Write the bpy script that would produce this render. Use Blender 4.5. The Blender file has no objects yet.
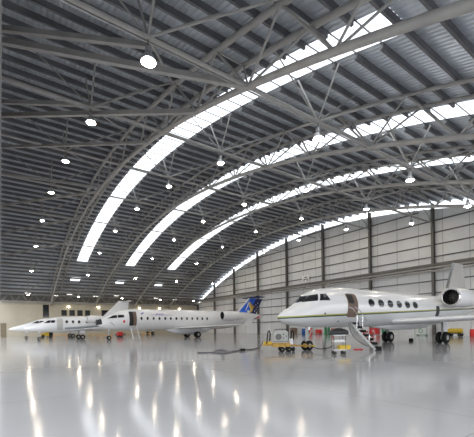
import bpy, math, random
from mathutils import Vector, Matrix
random.seed(7)
D = 44.0            # depth of the hangar, door plane to back gable (x)
H = 1.38            # eye height
SPAN = 1.845*D      # far side wall (y)
NEAR = -0.045*D     # near side wall (y)
BAY = 0.2*D
PITCH = 0.0285*D
def roof_z(y):
    u = y/D
    return H + D*(0.387 - 0.240*(u-0.875)**2)
COL = bpy.context.scene.collection

# ------------------------------------------------------------------ materials
def mat(name, color, rough=0.5, metal=0.0, noise=0.0, scale=3.0, coat=0.0, emis=None, estr=0.0, spec=0.5, bump=0.0):
    m = bpy.data.materials.new(name); m.use_nodes = True
    nt = m.node_tree; b = nt.nodes['Principled BSDF']
    b.inputs['Base Color'].default_value = (*color, 1)
    b.inputs['Roughness'].default_value = rough
    b.inputs['Metallic'].default_value = metal
    b.inputs['Coat Weight'].default_value = coat
    b.inputs['Specular IOR Level'].default_value = spec
    if emis:
        b.inputs['Emission Color'].default_value = (*emis, 1); b.inputs['Emission Strength'].default_value = estr
    if noise > 0:
        tc = nt.nodes.new('ShaderNodeTexCoord'); n = nt.nodes.new('ShaderNodeTexNoise')
        n.inputs['Scale'].default_value = scale; n.inputs['Detail'].default_value = 5
        r = nt.nodes.new('ShaderNodeValToRGB')
        r.color_ramp.elements[0].position = 0.3; r.color_ramp.elements[1].position = 0.7
        r.color_ramp.elements[0].color = tuple(c*(1-noise) for c in color)+(1,)
        r.color_ramp.elements[1].color = tuple(min(1, c*(1+noise)) for c in color)+(1,)
        nt.links.new(tc.outputs['Object'], n.inputs['Vector']); nt.links.new(n.outputs['Fac'], r.inputs['Fac'])
        nt.links.new(r.outputs['Color'], b.inputs['Base Color'])
        if bump > 0:
            bp = nt.nodes.new('ShaderNodeBump'); bp.inputs['Strength'].default_value = bump; bp.inputs['Distance'].default_value = 0.02
            nt.links.new(n.outputs['Fac'], bp.inputs['Height']); nt.links.new(bp.outputs['Normal'], b.inputs['Normal'])
    return m
M = {}
M['steel'] = mat('painted_steel', (0.36, 0.35, 0.335), 0.5, 0.0, 0.12, 1.5)
M['steel_dark'] = mat('dark_steel', (0.15, 0.145, 0.135), 0.5, 0.0, 0.12, 1.5)
M['purlin'] = mat('galvanised_purlin', (0.16, 0.16, 0.17), 0.45, 0.3, 0.15, 1.0)
M['deck'] = mat('galvanised_deck', (0.64, 0.68, 0.73), 0.34, 0.4, 0.15, 0.35)
M['clad'] = mat('grey_cladding', (0.80, 0.81, 0.82), 0.6, 0.0, 0.06, 0.4)
M['girt'] = mat('girt_steel', (0.12, 0.12, 0.12), 0.5, 0.1)
M['beige'] = mat('beige_panel', (0.52, 0.48, 0.39), 0.7, 0.0, 0.06, 0.5)
M['brown'] = mat('brown_paint', (0.22, 0.18, 0.12), 0.6, 0, 0.1, 2)
M['dark'] = mat('dark_void', (0.012, 0.012, 0.014), 0.5)
M['glass_dark'] = mat('dark_glass', (0.015, 0.017, 0.02), 0.08, 0, coat=0.5)
M['rubber'] = mat('black_rubber', (0.016, 0.016, 0.016), 0.8, 0, 0.2, 8, spec=0.15)
M['white'] = mat('white_aircraft_paint', (0.82, 0.82, 0.83), 0.25, 0, 0.02, 1.0, coat=0.4)
M['white_flat'] = mat('white_paint', (0.75, 0.75, 0.74), 0.5, 0, 0.04, 2)
M['grey_band'] = mat('grey_paint', (0.30, 0.32, 0.35), 0.35, 0, 0.03, 2)
M['fin_grey'] = mat('grey_fin_paint', (0.52, 0.51, 0.50), 0.4, 0, 0.04, 2)
M['chrome'] = mat('polished_metal', (0.85, 0.85, 0.86), 0.18, 1.0, 0.05, 3)
M['metal'] = mat('bare_metal', (0.5, 0.5, 0.5), 0.35, 0.8, 0.1, 3)
M['light_grey'] = mat('light_grey_paint', (0.42, 0.42, 0.40), 0.5, 0, 0.06, 2)
M['red'] = mat('red_paint', (0.70, 0.03, 0.03), 0.4, 0, 0.08, 3)
M['yellow'] = mat('yellow_paint', (0.62, 0.42, 0.03), 0.45, 0, 0.12, 4)
M['ochre'] = mat('worn_yellow_paint', (0.42, 0.25, 0.04), 0.5, 0, 0.3, 5)
M['green'] = mat('green_paint', (0.04, 0.28, 0.12), 0.45, 0, 0.1, 3)
M['blue'] = mat('blue_paint', (0.02, 0.12, 0.48), 0.4, 0, 0.08, 3)
M['navy'] = mat('navy_paint', (0.012, 0.02, 0.10), 0.35, 0, 0.08, 3)
M['fin_blue'] = mat('bright_blue_paint', (0.02, 0.14, 0.75), 0.35, 0, 0.05, 3)
M['orange'] = mat('orange_paint', (0.75, 0.35, 0.06), 0.45, 0, 0.1, 3)
M['gold'] = mat('gold_yellow_paint', (0.80, 0.55, 0.12), 0.4, 0, 0.08, 3)
M['wood'] = mat('plywood', (0.45, 0.25, 0.10), 0.7, 0, 0.2, 6)
M['crate'] = mat('brown_card', (0.28, 0.20, 0.14), 0.8, 0, 0.15, 6)
M['cabin'] = mat('cabin_trim', (0.17, 0.11, 0.085), 0.6, 0, 0.2, 3)
M['violet'] = mat('violet_lettering', (0.12, 0.08, 0.40), 0.4)
M['grey_letter'] = mat('grey_lettering', (0.30, 0.26, 0.22), 0.5)
M['bulb'] = mat('lamp_glow', (1, 1, 1), 0.5, emis=(1.0, 0.86, 0.66), estr=240)
M['walllamp'] = mat('wall_lamp_glow', (1, 1, 1), 0.5, emis=(1.0, 0.85, 0.6), estr=25)
M['tube'] = mat('fluorescent_glow', (1, 1, 1), 0.5, emis=(1.0, 0.97, 0.9), estr=3)

# glossy sealed floor with slab joints
def floor_mat():
    m = bpy.data.materials.new('sealed_floor'); m.use_nodes = True
    nt = m.node_tree; b = nt.nodes['Principled BSDF']; L = nt.links
    tc = nt.nodes.new('ShaderNodeTexCoord')
    n = nt.nodes.new('ShaderNodeTexNoise'); n.inputs['Scale'].default_value = 0.25; n.inputs['Detail'].default_value = 6
    r = nt.nodes.new('ShaderNodeValToRGB')
    r.color_ramp.elements[0].position = .3; r.color_ramp.elements[1].position = .7
    r.color_ramp.elements[0].color = (.39, .39, .40, 1); r.color_ramp.elements[1].color = (.46, .46, .47, 1)
    L.new(tc.outputs['Object'], n.inputs['Vector']); L.new(n.outputs['Fac'], r.inputs['Fac'])
    br = nt.nodes.new('ShaderNodeTexBrick'); br.offset = 0
    br.inputs['Scale'].default_value = 1.0; br.inputs['Brick Width'].default_value = 6.0; br.inputs['Row Height'].default_value = 6.0
    br.inputs['Mortar Size'].default_value = 0.012; br.inputs['Mortar Smooth'].default_value = 0.3
    br.inputs['Color1'].default_value = (1, 1, 1, 1); br.inputs['Color2'].default_value = (.97, .97, .97, 1); br.inputs['Mortar'].default_value = (.72, .72, .72, 1)
    L.new(tc.outputs['Object'], br.inputs['Vector'])
    mx = nt.nodes.new('ShaderNodeMix'); mx.data_type = 'RGBA'; mx.blend_type = 'MULTIPLY'; mx.inputs['Factor'].default_value = 1
    L.new(r.outputs['Color'], mx.inputs[6]); L.new(br.outputs['Color'], mx.inputs[7]); L.new(mx.outputs[2], b.inputs['Base Color'])
    b.inputs['Roughness'].default_value = 0.12
    n2 = nt.nodes.new('ShaderNodeTexNoise'); n2.inputs['Scale'].default_value = 1.3; n2.inputs['Detail'].default_value = 3
    bp = nt.nodes.new('ShaderNodeBump'); bp.inputs['Strength'].default_value = 0.02; bp.inputs['Distance'].default_value = 0.02
    L.new(tc.outputs['Object'], n2.inputs['Vector']); L.new(n2.outputs['Fac'], bp.inputs['Height']); L.new(bp.outputs['Normal'], b.inputs['Normal'])
    return m
M['floor'] = floor_mat()
def skylight_mat():
    m = bpy.data.materials.new('translucent_sheet'); m.use_nodes = True
    nt = m.node_tree; nt.nodes.clear()
    o = nt.nodes.new('ShaderNodeOutputMaterial'); mx = nt.nodes.new('ShaderNodeMixShader')
    t = nt.nodes.new('ShaderNodeBsdfTransparent'); t.inputs['Color'].default_value = (.93, .95, .96, 1)
    d = nt.nodes.new('ShaderNodeBsdfTranslucent'); d.inputs['Color'].default_value = (.85, .87, .88, 1)
    mx.inputs['Fac'].default_value = 0.35
    nt.links.new(t.outputs[0], mx.inputs[1]); nt.links.new(d.outputs[0], mx.inputs[2]); nt.links.new(mx.outputs[0], o.inputs['Surface'])
    return m
M['skylight'] = skylight_mat()
# white body with green and gold waistline rising slightly to the tail, and belly shade painted in as pale grey
def waist_mat():
    m = bpy.data.materials.new('white_with_green_gold_waistline'); m.use_nodes = True
    nt = m.node_tree; b = nt.nodes['Principled BSDF']; L = nt.links
    tc = nt.nodes.new('ShaderNodeTexCoord'); sp = nt.nodes.new('ShaderNodeSeparateXYZ'); L.new(tc.outputs['Object'], sp.inputs[0])
    def math_n(op, a, bv):
        k = nt.nodes.new('ShaderNodeMath'); k.operation = op
        for i, v in enumerate((a, bv)):
            if isinstance(v, (int, float)): k.inputs[i].default_value = v
            else: L.new(v, k.inputs[i])
        return k.outputs[0]
    # f = z - (1.84 + 0.041*(x-1.3))
    f = math_n('SUBTRACT', sp.outputs['Z'], math_n('ADD', math_n('MULTIPLY', sp.outputs['X'], 0.040), 1.80))
    f2 = math_n('ADD', math_n('MULTIPLY', f, 0.5), 0.5)
    r = nt.nodes.new('ShaderNodeValToRGB'); r.color_ramp.interpolation = 'CONSTANT'
    e = r.color_ramp.elements; e[0].position = 0; e[0].color = (.62, .63, .64, 1)
    e[1].position = .482; e[1].color = (.03, .08, .04, 1)
    k = e.new(.516); k.color = (.45, .42, .12, 1)
    k = e.new(.548); k.color = (.80, .80, .80, 1)
    L.new(f2, r.inputs['Fac']); L.new(r.outputs['Color'], b.inputs['Base Color'])
    b.inputs['Roughness'].default_value = .22; b.inputs['Coat Weight'].default_value = .4
    return m
M['waist'] = waist_mat()

# ------------------------------------------------------------------ mesh builder
class MB:
    def __init__(s): s.v = []; s.f = []; s.smooth = False
    def add(s, vs, fs):
        o = len(s.v); s.v += [tuple(p) for p in vs]; s.f += [tuple(i+o for i in f) for f in fs]; return s
    def box(s, a, b):
        x0, y0, z0 = a; x1, y1, z1 = b
        return s.add([(x0,y0,z0),(x1,y0,z0),(x1,y1,z0),(x0,y1,z0),(x0,y0,z1),(x1,y0,z1),(x1,y1,z1),(x0,y1,z1)],
              [(0,3,2,1),(4,5,6,7),(0,1,5,4),(1,2,6,5),(2,3,7,6),(3,0,4,7)])
    def cbox(s, a, b, c=0.03):       # box with chamfered vertical and top edges
        x0, y0, z0 = a; x1, y1, z1 = b
        ring = lambda k, z: [(x0+c+k,y0+k,z),(x1-c-k,y0+k,z),(x1-k,y0+c+k,z),(x1-k,y1-c-k,z),(x1-c-k,y1-k,z),(x0+c+k,y1-k,z),(x0+k,y1-c-k,z),(x0+k,y0+c+k,z)]
        vs = ring(0, z0)+ring(0, z1-c)+ring(c*.7, z1)
        fs = [tuple(range(7,-1,-1)), tuple(range(16,24))]
        for k in (0, 8):
            for i in range(8): fs.append((k+i, k+(i+1)%8, k+8+(i+1)%8, k+8+i))
        return s.add(vs, fs)
    def tube(s, p0, p1, r, n=8, r1=None):
        p0 = Vector(p0); p1 = Vector(p1); r1 = r if r1 is None else r1
        d = (p1-p0)
        if d.length < 1e-6: return s
        d.normalize(); a = d.orthogonal().normalized(); b = d.cross(a)
        vs = []
        for p, rr in ((p0, r), (p1, r1)):
            for i in range(n):
                t = 2*math.pi*i/n; vs.append(p + a*(math.cos(t)*rr) + b*(math.sin(t)*rr))
        fs = [(i, (i+1) % n, n+(i+1) % n, n+i) for i in range(n)] + [tuple(range(n-1, -1, -1)), tuple(range(n, 2*n))]
        return s.add(vs, fs)
    def bar(s, p0, p1, w, h=None, up=(0,0,1)):
        h = h or w; p0 = Vector(p0); p1 = Vector(p1); d = (p1-p0).normalized()
        a = Vector(up).cross(d)
        a = a.normalized() if a.length > 1e-4 else d.orthogonal().normalized()
        b = d.cross(a)
        vs = [p + a*(sx*w/2) + b*(sz*h/2) for p in (p0, p1) for sx, sz in ((-1,-1),(1,-1),(1,1),(-1,1))]
        return s.add(vs, [(0,1,5,4),(1,2,6,5),(2,3,7,6),(3,0,4,7),(0,3,2,1),(4,5,6,7)])
    def path(s, pts, r, n=8):
        pts = [Vector(p) for p in pts]; vs = []; a = None
        for i, p in enumerate(pts):
            d = (pts[min(i+1, len(pts)-1)]-pts[max(i-1, 0)]).normalized()
            a = d.orthogonal().normalized() if a is None else (a - d*a.dot(d)).normalized()
            b = d.cross(a)
            for k in range(n):
                t = 2*math.pi*k/n; vs.append(p+a*(math.cos(t)*r)+b*(math.sin(t)*r))
        fs = [(i*n+k, i*n+(k+1) % n, (i+1)*n+(k+1) % n, (i+1)*n+k) for i in range(len(pts)-1) for k in range(n)]
        fs += [tuple(range(n-1, -1, -1)), tuple(range((len(pts)-1)*n, len(pts)*n))]
        return s.add(vs, fs)
    def loft(s, rings, cap=True):
        n = len(rings[0]); vs = [p for r in rings for p in r]
        fs = [(i*n+k, i*n+(k+1) % n, (i+1)*n+(k+1) % n, (i+1)*n+k) for i in range(len(rings)-1) for k in range(n)]
        if cap: fs += [tuple(range(n-1, -1, -1)), tuple(range((len(rings)-1)*n, len(rings)*n))]
        return s.add(vs, fs)
    def lathe(s, c, axis, prof, n=24, cap=False):     # prof: (along axis, radius)
        c = Vector(c); ax = Vector(axis).normalized(); a = ax.orthogonal().normalized(); b = ax.cross(a)
        return s.loft([[c+ax*t+a*(math.cos(2*math.pi*i/n)*r)+b*(math.sin(2*math.pi*i/n)*r) for i in range(n)] for t, r in prof], cap)
    def build(s, name, m, parent=None, smooth=False, angle=None):
        me = bpy.data.meshes.new(name)
        org = Vector((0,0,0))
        if parent is None and s.v:
            xs, ys, zs = zip(*s.v); org = Vector(((min(xs)+max(xs))/2, (min(ys)+max(ys))/2, min(zs)))
        me.from_pydata([Vector(p)-org for p in s.v], [], s.f); me.update()
        import bmesh
        bm = bmesh.new(); bm.from_mesh(me)
        bmesh.ops.remove_doubles(bm, verts=bm.verts, dist=1e-5) if smooth else None
        if not getattr(s, 'open', False): bmesh.ops.recalc_face_normals(bm, faces=bm.faces)
        bm.to_mesh(me); bm.free()
        if smooth:
            for p in me.polygons: p.use_smooth = True
            if angle: me.set_sharp_from_angle(angle=math.radians(angle))
        me.materials.append(m)
        o = bpy.data.objects.new(name, me); COL.objects.link(o)
        if parent is not None: o.parent = parent
        else: o.location = org
        return o
def tag(o, label, cat, group=None, kind=None):
    if label: o['label'] = label
    if cat: o['category'] = cat
    if group: o['group'] = group
    if kind: o['kind'] = kind
    return o
def empty(name, loc, label, cat, group=None):
    o = bpy.data.objects.new(name, None); COL.objects.link(o); o.location = loc; o.empty_display_size = .2
    return tag(o, label, cat, group)
def copy_tree(o, parent=None):
    c = o.copy(); COL.objects.link(c)
    if parent is not None: c.parent = parent
    for ch in [k for k in bpy.data.objects if k.parent == o]: copy_tree(ch, c)
    return c
ORD = ['first','second','third','fourth','fifth','sixth','seventh','eighth','ninth','tenth','eleventh','twelfth']

# ------------------------------------------------------------------ the setting
f = MB(); f.add([(-45,-30,0),(D+.4,-30,0),(D+.4,SPAN+.4,0),(-45,SPAN+.4,0)], [(0,1,2,3)])
f.open = True
fl = f.build('floor', M['floor']); tag(fl, 'pale grey glossy sealed concrete hangar floor', 'floor', kind='structure')
n_st = int(round((SPAN-NEAR)/PITCH)); ST = [NEAR + (SPAN-NEAR)*i/n_st for i in range(n_st+1)]
SKY = [(BAY*(k+.42)-.020*D, BAY*(k+.42)+.020*D) for k in (1, 2, 3)]
Y0, Y1 = .155*D, 1.53*D
def near_station(y): return min(range(len(ST)), key=lambda i: abs(ST[i]-y))
i0, i1 = near_station(Y0), near_station(Y1); j0 = near_station(1.68*D); j1 = j0+1
def corrugated(mb, x0, x1, ia, ib, off=0.0):
    n = max(1, int(round((x1-x0)/.26))); p = (x1-x0)/n; prof = []
    for k in range(n):
        b = x0+k*p; prof += [(b, 0), (b+.42*p, 0), (b+.55*p, .055), (b+.87*p, .055)]
    prof.append((x1, 0)); m = len(prof); vs = []; fs = []
    for i in range(ia, ib+1):
        for (x, dz) in prof: vs.append((x, ST[i], roof_z(ST[i])+dz+off))
    for i in range(ib-ia):
        for k in range(m-1): fs.append((i*m+k, i*m+k+1, (i+1)*m+k+1, (i+1)*m+k))
    mb.add(vs, fs)
dk = MB(); dk.open = True
xs = -.35
for a, b in SKY:
    corrugated(dk, xs, a, 0, n_st); corrugated(dk, a, b, 0, i0); corrugated(dk, a, b, i1, j0); corrugated(dk, a, b, j1, n_st); xs = b
corrugated(dk, xs, D+.3, 0, n_st)
ceiling = dk.build('ceiling', M['deck']); ceiling.location.z -= 0
tag(ceiling, 'arched corrugated metal roof deck over the hangar', 'roof', kind='structure')
org = ceiling.location.copy()
for i, y in enumerate(ST[1:-1]):
    z = roof_z(y); b = MB()
    lit = ST[i0] < y < ST[i1]; segs = []; xa = -.3
    for sa, sb in (SKY if lit else []):
        segs.append((xa, sa-.2)); xa = sb-.02
        b.box((sa-.2, y-.02, z-.07), (sb, y+.02, z-.01))
    segs.append((xa, D+.1))
    for xa, xb in segs:
        b.box((xa, y-.02, z-.29), (xb, y+.02, z-.01)); b.box((xa, y-.02, z-.30), (xb, y+.10, z-.27)); b.box((xa, y-.02, z-.02), (xb, y+.10, z-.003))
    o = b.build('purlin', M['purlin'], ceiling); o.matrix_parent_inverse = Matrix.Translation(-org)
for k, (a, b) in enumerate(SKY):
    for (ia, ib, nm, lb) in ((i0, i1, 0, 'long white translucent skylight strip arching over the %s gap between arches from the front'), (j0, j1, 3, 'short white skylight panel low on the far roof slope, %s from the front')):
        s = MB(); s.open = True; corrugated(s, a, b, ia, ib, .01)
        o = s.build('window_%d' % (k+1+nm), M['skylight']); tag(o, lb % ORD[k], 'skylight', kind='structure')

# back gable wall, columns, girts
def gable_top(y): return roof_z(y)-.95
w = MB(); vs = []; fs = []
for x in (D, D+.15):
    for y in ST: vs += [(x, y, 0), (x, y, gable_top(y))]
n = len(ST)
for s_ in (0, 1):
    for i in range(n-1):
        a = s_*2*n + 2*i; fs.append((a, a+2, a+3, a+1))
for i in range(n-1):
    a = 2*i; fs.append((a+1, a+3, 2*n+a+3, 2*n+a+1))
w.add(vs, fs)
wall = w.build('wall_back', M['clad']); tag(wall, 'tall light grey sheeted gable wall with dark girts', 'wall', kind='structure')
worg = wall.location.copy()
def under(o, p, og): o.matrix_parent_inverse = Matrix.Translation(-og); return o
nb = 10; colY = [.457*D + .196*D*(k) for k in range(-2, 8)]
g_z = 2.3
while g_z < H+.384*D-1.0:
    ys = [y for y in ST if gable_top(y) > g_z+.2]
    b = MB(); b.box((D-.17, max(ys[0], NEAR+.1), g_z-.06), (D-.01, min(ys[-1], SPAN-.1), g_z+.06))
    under(b.build('girt', M['girt'], wall), wall, worg); g_z += 1.48
b = MB()
y = NEAR+1.0
while y < SPAN-1:
    b.box((D-.05, y-.03, .1), (D-.01, y+.03, gable_top(y)-.1)); y += .196*D/3
under(b.build('sheeting_rail', mat('seam_grey', (.55,.55,.55), .6), wall), wall, worg)
g = MB(); g.open = True
vs = []; fs = []
for y in ST: vs += [(D+.05, y, gable_top(y)), (D+.05, y, roof_z(y)+.03)]
for i in range(n-1):
    if i % 3 != 9: fs.append((2*i, 2*i+2, 2*i+3, 2*i+1))
g.add(vs, fs); tag(g.build('window_7', M['skylight']), 'narrow bright glazing strip along the curved top of the gable wall', 'window', kind='structure')
for k, y in enumerate(colY):
    if y < NEAR+.2: continue
    zt = roof_z(y)-.35
    c = empty('steel_column', (D-.4, y, 0), 'dark grey steel gable column, %s counted from the far left corner' % ORD[len(colY)-1-k], 'column', 'gable wall columns')
    b = MB(); b.box((-.22, -.14, 0), (-.19, .14, zt)); b.box((.19, -.14, 0), (.22, .14, zt)); b.box((-.19, -.015, 0), (.19, .015, zt)); b.build('shaft', M['steel_dark'], c)
    b = MB(); b.box((-.3, -.22, 0), (.3, .22, .03)); b.build('base_plate', M['steel_dark'], c)
    b = MB(); zz = zt-.2
    b.path([(-.22, 0, zz-2.6), (-.9, 0, zz-1.5), (-2.2, 0, zz-.9)], .06, 6); b.build('knee_brace', M['steel'], c)
# horizontal wind girder in front of gable
t = empty('wind_girder', (D-1.2, 0, 8.2), 'grey horizontal tubular girder running across the gable wall above the white jet', 'girder')
for dx, dz, r in ((0, 0, .13), (-.9, -.55, .10)):
    b = MB(); b.tube((dx, NEAR+.2, dz), (dx, SPAN-.3, dz), r, 8); b.build('rail', M['steel'], t)
b = MB(); b.box((.2, NEAR+.2, .25), (.75, SPAN-.3, .55)); b.build('beam', M['steel_dark'], t)
for k in range(19):
    y = NEAR+2+k*.098*D; b = MB(); b.bar((0, y, 0), (.78, y+.0, .3), .08); b.bar((0, y, 0), (-.9, y+2, -.55), .06); b.build('strut', M['steel'], t)

# far side wall (left in the photo)
def wall_with_holes(name, y, thick, x0, x1, z0, z1, holes, m):
    xs = sorted({x0, x1} | {h[0] for h in holes} | {h[1] for h in holes}); zs = sorted({z0, z1} | {h[2] for h in holes} | {h[3] for h in holes})
    b = MB()
    for i in range(len(xs)-1):
        for j in range(len(zs)-1):
            cx, cz = (xs[i]+xs[i+1])/2, (zs[j]+zs[j+1])/2
            if any(h[0] < cx < h[1] and h[2] < cz < h[3] for h in holes): continue
            b.box((xs[i], y, zs[j]), (xs[i+1], y+thick, zs[j+1]))
    return b.build(name, m)
wins = [(10.75+1.58*k, 11.9+1.58*k, 4.3, 5.6) for k in range(4)]+[(19.0, 20.9, 4.3, 5.7)]
holes = wins+[(7.3, 8.5, 3.9, 6.65), (0.02, 1.0, 0, 2.8), (7.9, 8.8, 0, 2.5)]
o = wall_with_holes('wall_left', SPAN, .3, -.35, D+.15, 0, 7.2, holes, M['beige']); tag(o, 'beige panelled side wall behind the small jets', 'wall', kind='structure')
b = MB(); b.box((-.35, SPAN, 7.2), (D+.15, SPAN+.2, roof_z(SPAN)+.1)); tag(b.build('trim_1', M['steel_dark']), 'dark eave band above the beige wall', 'eave', kind='structure')
for k, h in enumerate(wins+[(7.3, 8.5, 3.9, 6.65)]):
    p = MB(); p.box((h[0], SPAN+.12, h[2]), (h[1], SPAN+.15, h[3])); wo = p.build('window_%d' % (8+k), M['glass_dark'])
    tag(wo, 'dark window high on the beige wall, %s from the left' % ORD[(k+1) if k < 5 else 0], 'window', kind='structure'); og = wo.location.copy()
    f_ = MB(); e = .07
    f_.box((h[0], SPAN+.02, h[2]), (h[0]+e, SPAN+.12, h[3])); f_.box((h[1]-e, SPAN+.02, h[2]), (h[1], SPAN+.12, h[3]))
    f_.box((h[0], SPAN+.02, h[3]-e), (h[1], SPAN+.12, h[3])); f_.box((h[0], SPAN+.02, h[2]), (h[1], SPAN+.12, h[2]+e))
    under(f_.build('window_frame', M['brown'], wo), wo, og)
for k, h in enumerate([(0.02, 1.0, 0, 2.8), (7.9, 8.8, 0, 2.5)]):
    p = MB(); p.box((h[0], SPAN+.05, 0), (h[1], SPAN+.1, h[3])); do = p.build('door_%d' % (k+1), M['brown']); og = do.location.copy()
    tag(do, ['brown door at the left edge of the beige wall', 'brown door in the beige wall behind the small white jets'][k], 'door', kind='structure')
    f_ = MB(); f_.tube((h[1]-.12, SPAN+.0, 1.0), (h[1]-.12, SPAN+.06, 1.0), .03); under(f_.build('door_handle', M['metal'], do), do, og)
# front wall above the door opening, unseen near side wall with an opening added for daylight
w = MB(); vs = []; fs = []
for x in (-.35, .1):
    for y in ST: vs += [(x, y, 8.0), (x, y, roof_z(y)-.31)]
for s_ in (0, 1):
    for i in range(n-1): a = s_*2*n+2*i; fs.append((a, a+2, a+3, a+1))
for i in range(n-1): a = 2*i; fs.append((a, a+2, 2*n+a+2, 2*n+a)); fs.append((a+1, a+3, 2*n+a+3, 2*n+a+1))
w.add(vs, fs); tag(w.build('wall_front', M['steel_dark']), 'dark fascia wall above the hangar door opening at the left edge', 'wall', kind='structure')
b = MB(); b.box((-.35, NEAR-.2, 7.2), (D+.15, NEAR, roof_z(NEAR))); tag(b.build('wall_right', M['clad']), 'unseen near side wall with an opening added below for daylight', 'wall', kind='structure')

# eave lattice girder and lights on the far wall
t = empty('eave_girder', (0, SPAN-1.2, 7.1), 'long dark lattice girder along the top of the beige wall', 'girder')
for dz in (0, 1.5):
    b = MB(); b.tube((.2, 0, dz), (D-2.0, 0, dz), .13 if dz else .16); b.build('chord', M['steel'], t)
b = MB(); b.box((.2, .3, -.1), (D-2.0, 1.1, .0)); b.build('walkway', M['steel_dark'], t)
for k in range(19):
    x = .3+k*2.18; b = MB(); b.tube((x, 0, 0), (x+1.09, 0, 1.5), .05, 6); b.tube((x+1.09, 0, 1.5), (x+2.1, 0, 0), .05, 6); b.build('lattice', M['steel'], t)
for k, x in enumerate((12.2, 18.4, 27.8, 33.0, 38.5)):
    o = empty('wall_lamp', (x, SPAN-.02, 6.3), 'small warm lamp glowing high on the beige wall, %s from the left' % ORD[k], 'wall lamp', 'warm lamps on the beige wall')
    b = MB(); b.lathe((0, -.22, 0), (0, 1, 0), [(0, .10), (.02, .16), (.2, .14), (.21, .02)], 12, True); b.build('lamp_glass', M['walllamp'], o, True)
    b = MB(); b.box((-.1, -.04, -.12), (.1, .02, .26)); b.build('bracket', M['steel_dark'], o)
for k, (x, z) in enumerate(((4.6, 9.0), (9.5, 8.7), (12.2, 9.1), (17.5, 8.9), (22.0, 9.2), (31.5, 9.0), (36.5, 8.8))):
    o = empty('fluorescent_light', (x, SPAN-1.5, z-.2), 'short bright tube light hanging in the eave girder, %s from the left' % ORD[k], 'light', 'tube lights along the eave girder')
    b = MB(); b.box((-.65, -.12, 0), (.65, .12, .06)); b.build('fitting', M['white_flat'], o)
    b = MB(); b.tube((-.5, 0, -.04), (.5, 0, -.04), .03, 8); b.build('tube', M['tube'], o)

# ------------------------------------------------------------------ roof structure
BOT = .048*D
def bz(y): return H + D*(0.336 - 0.2508*(y/D-0.9)**2)
NODE = [.2615*D + .1035*D*m for m in range(-2, 16)]
def fine(y0, y1, st=.9):
    k = max(2, int((y1-y0)/st)); return [y0+(y1-y0)*i/k for i in range(k+1)]
for a in range(1, 5):
    X = BAY*a; hws = {-1: -.15, 1: 1.5}
    t = empty('arched_truss', (X, 0, 0), 'grey steel lattice arch spanning the hangar roof, %s from the front' % ORD[a-1], 'roof truss', 'arched roof trusses')
    mt = M['steel']
    b = MB(); b.path([(0, y, bz(y)) for y in fine(NEAR+.3, SPAN-.3)], .145, 8); b.build('bottom_chord', mt, t, True)
    for s_ in (-1, 1):
        b = MB(); b.path([(hws[s_], y, roof_z(y)-.42) for y in fine(NEAR+.3, SPAN-.3)], .14 if a == 1 else .105, 8); b.build('top_chord', mt, t, True)
    for y in NODE:
        for s_ in (-1, 1):
            for dy in (-.0517*D, .0517*D):
                yy = y+dy
                if not NEAR+.2 < yy < SPAN-.2: continue
                b = MB(); b.tube((0, y, bz(y)), (hws[s_], yy, roof_z(yy)-.42), .055, 6); b.build('web_strut', mt, t)
        yy = y+.0517*D
        if yy < SPAN-.2:
            b = MB(); b.tube((hws[-1], yy, roof_z(yy)-.42), (hws[1], yy, roof_z(yy)-.42), .045, 6); b.build('cross_tie', mt, t)
ROWS = [.2615*D+.207*D*k for k in range(0, 8)]
for r_, y in enumerate(ROWS):
    zb = bz(y)
    t = empty('tie_truss', (0, y, zb), 'slender grey longitudinal tie truss carrying lamps, %s row from the near side' % ORD[r_], 'tie truss', 'longitudinal tie trusses')
    b = MB(); b.tube((.1, 0, 0), (D-.5, 0, 0), .085, 8); b.build('bottom_chord', M['steel'], t)
    b = MB(); b.tube((.1, .22, .02), (D-.5, .22, .02), .04, 6); b.build('conduit', M['metal'], t)
    for k in range(5):
        xm = BAY*(k+.5)
        for dy in (-.03*D, .03*D):
            b = MB(); b.tube((xm, 0, 0), (xm, dy, roof_z(y+dy)-.3-zb), .05, 6); b.build('hanger', M['steel'], t)
        for dx in (-.07*D, .07*D):
            b = MB(); b.tube((xm, 0, 0), (xm+dx, 0, roof_z(y)-.3-zb), .035, 6); b.build('hanger', M['steel'], t)
        if k < 4:
            xn = BAY*(k+1)-.15
            for dy in (-.07*D, .16*D):
                if y+dy < SPAN-.5:
                    b = MB(); b.tube((xm, 0, 0), (xn, dy, roof_z(y+dy)-.42-zb), .05, 6); b.build('diagonal_brace', M['steel'], t)
# plan bracing of the front bay
for k, (uf, ut) in enumerate(((.38,.2615),(.60,.365),(.74,.532),(.88,.84),(1.08,.87),(1.28,1.07),(1.45,1.28))):
    yf, yt = uf*D, ut*D
    b = MB(); b.bar((.12, yf, bz(yf)), (BAY-.05, yt, bz(yt)), .20 if k < 2 else .16, .24 if k < 2 else .18)
    o = b.build('roof_brace', M['steel']); tag(o, 'grey slanting roof brace from front fascia to first arch, %s from the near side' % ORD[k], 'brace', 'front bay roof braces')
for k, (uf, ut) in enumerate(((.44,.343),(.64,.53))):
    b = MB(); b.bar((.12, uf*D, roof_z(uf*D)-.8), (.14*D, ut*D, roof_z(ut*D)-.8), .2, .25)
    tag(b.build('roof_beam', M['steel']), ['grey slanting beam just under the roof at top left', 'grey slanting beam under the roof, second from the top left corner'][k], 'beam')

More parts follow.
